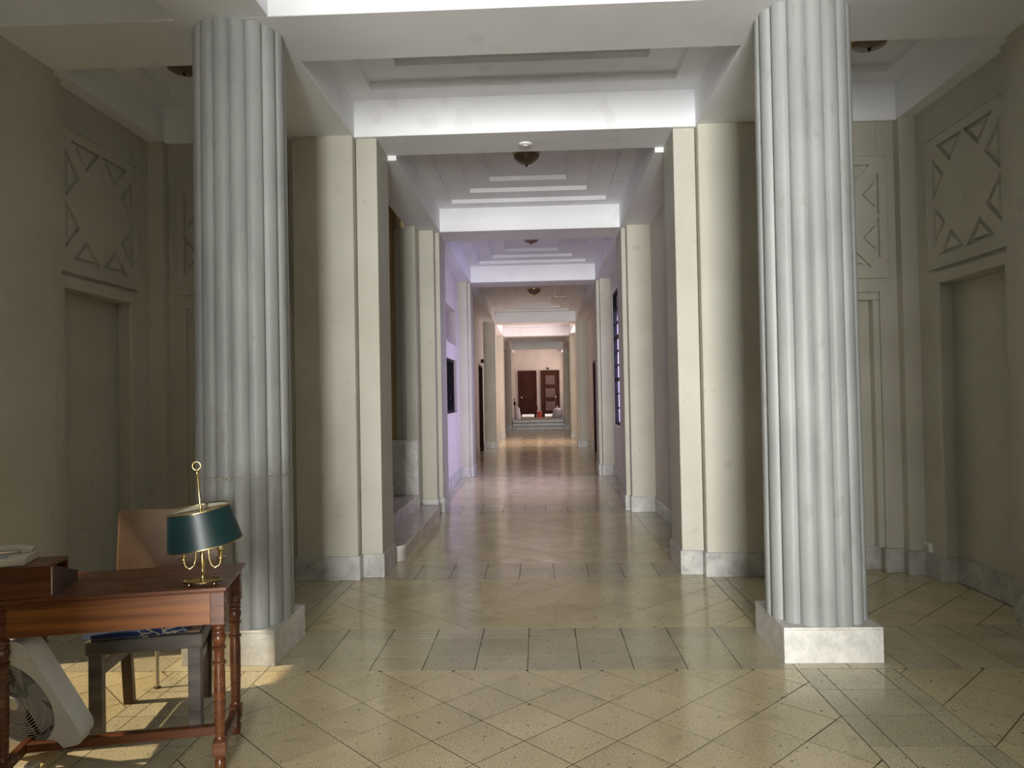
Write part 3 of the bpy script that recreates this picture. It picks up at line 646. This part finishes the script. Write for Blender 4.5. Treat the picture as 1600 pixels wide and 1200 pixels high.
MB().prism([(-.268, -.235), (.268, -.235), (.235, .19), (-.235, .19)], .395, .465).build('seat_frame', GREYWOOD, ch, bevel=.008, seg=2)
MB().prism([(-.25, -.215), (.25, -.215), (.22, .16), (-.22, .16)], .465, .478).build('seat_pad', LEATHER, ch, bevel=.005)
bk = MB(); bk.M = Matrix.Translation((0, .195, .58)) @ Matrix.Rotation(math.radians(-9), 4, 'X')
bk.box(-.262, .262, -.022, .022, 0, .445); bk.build('backrest', LEATHER, ch, bevel=.012, seg=2)
cu = MB(); nx_, ny_ = 18, 14; vs = []; fs = []
for k, sg in enumerate((1, -1)):
    for j in range(ny_ + 1):
        for i in range(nx_ + 1):
            u = i / nx_ * 2 - 1; v = j / ny_ * 2 - 1; e = max(0, (1 - abs(u) ** 3) * (1 - abs(v) ** 3)) ** .5
            vs.append((u * .235, v * .185, .032 + sg * e * .032 + .004 * math.sin(7 * u + 3 * v) * e))
off = (nx_ + 1) * (ny_ + 1)
for k in (0, 1):
    for j in range(ny_):
        for i in range(nx_):
            a = k * off + j * (nx_ + 1) + i; f = (a, a + 1, a + nx_ + 2, a + nx_ + 1); fs.append(f if k == 0 else f[::-1])
cu.add(vs, fs)
CM = Matrix.Translation(CC) @ Matrix.Rotation(CA, 4, 'Z')
co = tag(cu.build('seat_cushion', CUSH, None, smooth=60), 'dark blue floral cushion lying on the chair seat under the desk', 'cushion')
co.matrix_world = CM @ Matrix.Translation((-.03, -.10, .476)) @ Matrix.Rotation(math.radians(5), 4, 'X')

# ------------------------------------------------------------------ box fan
A = Vector((-1.882, 3.12, .14)); B = Vector((-2.08, 3.0, .62))
e1 = (B - A).normalized(); ex = Vector((.9, -.3, .296)); ex = (ex - e1 * ex.dot(e1)).normalized()
S = .27
zn = ex.cross(e1); sgn = 1 if zn.dot(CAM - A) > 0 else -1
rot = Matrix((ex, e1, zn)).transposed().to_4x4()
ctr = A - ex * S + e1 * S
fm = Matrix.Translation(ctr) @ rot
fan = empty('box_fan', mtx=fm); tag(fan, 'white square box fan leaning under the left end of desk', 'fan')
def rsq(h, r, k=6):
    out = []
    for qx, qy, a0 in ((1, 1, 0), (-1, 1, 90), (-1, -1, 180), (1, -1, 270)):
        for i in range(k + 1):
            a = math.radians(a0 + 90 * i / k); out.append((qx * (h - r) + r * math.cos(a), qy * (h - r) + r * math.sin(a)))
    return out
circ = lambda r, k=48: [(r * math.cos(-2 * math.pi * i / k), r * math.sin(-2 * math.pi * i / k)) for i in range(k)]
idf = lambda a, b, c: (a, b, c * sgn)
fr = plate('front_bezel', FANW, fan, rsq(S, .06), [circ(.218)], -.045, 0.0, idf)
plate('rear_shell', FANW, fan, rsq(S - .006, .072), [circ(.212)], -.085, -.048, idf)
for k in range(15):
    r = .030 + k * .0128
    MB().tube([(r * math.cos(2 * math.pi * i / 40), r * math.sin(2 * math.pi * i / 40), -.006 * sgn) for i in range(40)], .0022, 5, closed=True).build('grille_ring', FANG, fan)
for k in range(8):
    a = math.pi * k / 4; MB().tube([(.028 * math.cos(a), .028 * math.sin(a), -.010 * sgn), (.219 * math.cos(a), .219 * math.sin(a), -.010 * sgn)], .003, 5).build('grille_spoke', FANG, fan)
MB().prism(circ(.034, 24), -.012, .004, idf).build('hub_cap', FANW, fan)
for k in range(5):
    a = 2 * math.pi * k / 5; bl = MB(); bl.M = Matrix.Rotation(a, 4, 'Z')
    bl.add([(.03, -.02, -.05 * sgn), (.185, -.07, -.035 * sgn), (.195, .055, -.068 * sgn), (.03, .02, -.07 * sgn), (.03, -.02, -.053 * sgn), (.185, -.07, -.038 * sgn), (.195, .055, -.071 * sgn), (.03, .02, -.073 * sgn)],
           [(0, 1, 2, 3), (7, 6, 5, 4), (0, 4, 5, 1), (1, 5, 6, 2), (2, 6, 7, 3), (3, 7, 4, 0)]); bl.build('blade', FANG, fan)
MB().prism(circ(.213, 32), -.083, -.078, idf).build('rear_grille', DARK, fan)
# floor bits by the desk
ps = tag(empty('power_strip', (-2.24, 3.12, 0), .12), 'cream and red power strip on floor under the desk', 'power strip')
bx('strip_body', CREAM, ps, -.13, .13, -.028, .028, .014, .045, bevel=.006); bx('strip_base', RED, ps, -.13, .13, -.028, .028, .0005, .014)
fc = MB().tube([(-2.12, 3.14, .02), (-2.06, 3.13, .007), (-2.03, 3.07, .007), (-2.08, 3.02, .007), (-2.16, 3.04, .007), (-2.22, 3.01, .007), (-2.34, 3.03, .02)], .004, 6).build('fan_cord', BLACK, None, smooth=60)
tag(fc, 'thin black cord trailing on floor below the box fan', 'cord')
rd = tag(empty('thin_rod', (-2.078, 4.074, 0)), 'thin pale rod standing on floor behind the chair', 'rod')
MB().lathe([(.010, .008), (.010, .45)], 12).build('rod', RODM, rd, smooth=50); MB().lathe([(.018, .0005), (.020, .004), (.016, .009)], 14).build('foot', WOODD, rd, smooth=50)
# cord tied round the left column
cdz = 1.135; cc = tag(empty('tied_cord', (-1.817, 4.69, cdz)), 'thin cord with small knots tied round the left column above the lamp', 'cord')
MB().tube([(.301 * math.cos(2 * math.pi * i / 64), .301 * math.sin(2 * math.pi * i / 64), .004 * math.sin(i)) for i in range(64)], .0035, 6, closed=True).build('cord_loop', ROPE, cc, smooth=60)
for a in (-104, -97, -90, -85):
    t = math.radians(a); MB().lathe([(.002, -.008), (.009, -.004), (.010, .002), (.003, .008)], 8, cx=.304 * math.cos(t), cy=.304 * math.sin(t)).build('knot', ROPE, cc, smooth=60)

# ------------------------------------------------------------------ cleaning things at the far landing
LZ = .4805
bk_ = tag(empty('bucket', (.05, 38.6, LZ)), 'small red bucket on the landing between the two end doors', 'bucket')
MB().lathe([(.10, 0), (.14, .30), (.15, .31), (.135, .315), (.095, .02)], 20).build('bucket_body', RED, bk_, smooth=40); MB().tube([(.14 * math.cos(t), 0, .3 + .12 * math.sin(t)) for t in (0, .5, 1, 1.57, 2.1, 2.6, 3.14)], .006, 6).build('bucket_handle', WHITEP, bk_)
mo = tag(empty('mop', (-.02, 38.95, LZ)), 'mop with dark handle leaning behind the red bucket', 'mop')
MB().tube([(.02, -.1, .3), (-.12, .55, .95)], .018, 8).build('mop_handle', WOODD, mo); MB().lathe([(.09, .001), (.10, .1), (.05, .28), (.02, .34)], 12, cx=.01, cy=-.14).build('mop_head', CLOTH, mo, smooth=50)
bg = tag(empty('waste_bag', (.98, 38.3, LZ)), 'grey waste bag in front of the carved end door', 'bag')
MB().lathe([(.20, .001), (.225, .06), (.23, .2), (.22, .38), (.19, .46), (.10, .50), (.04, .52)], 18).build('bag_body', GREYB, bg, smooth=60); MB().lathe([(.035, .52), (.06, .56), (.03, .60)], 10).build('bag_tie', GREYB, bg, smooth=60)
br = tag(empty('broom', (.86, 39.1, LZ)), 'broom leaning on the carved end door beside the grey bag', 'broom')
MB().tube([(0, 0, .12), (.05, .38, 1.35)], .016, 8).build('broom_handle', WOODD, br); bx('broom_head', BLACK, br, -.13, .13, -.04, .04, .001, .13)
po = tag(empty('leaning_pole', (-1.14, 36.7, LZ)), 'short black pole leaning at the left edge of far landing', 'pole')
MB().tube([(0, 0, .001), (-.06, .1, 1.05)], .02, 8).build('pole', BLACK, po); MB().lathe([(.05, .70), (.06, .78), (.05, .86)], 10, cx=-.04, cy=.07).build('grip', BLACK, po, smooth=50)
cl = tag(empty('cloth_heap', (-1.06, 37.5, LZ)), 'pale cloth heap on floor at the left of far landing', 'cloth')
MB().lathe([(.16, .001), (.17, .1), (.13, .3), (.10, .52), (.04, .60)], 14).build('cloth', CLOTH, cl, smooth=60)
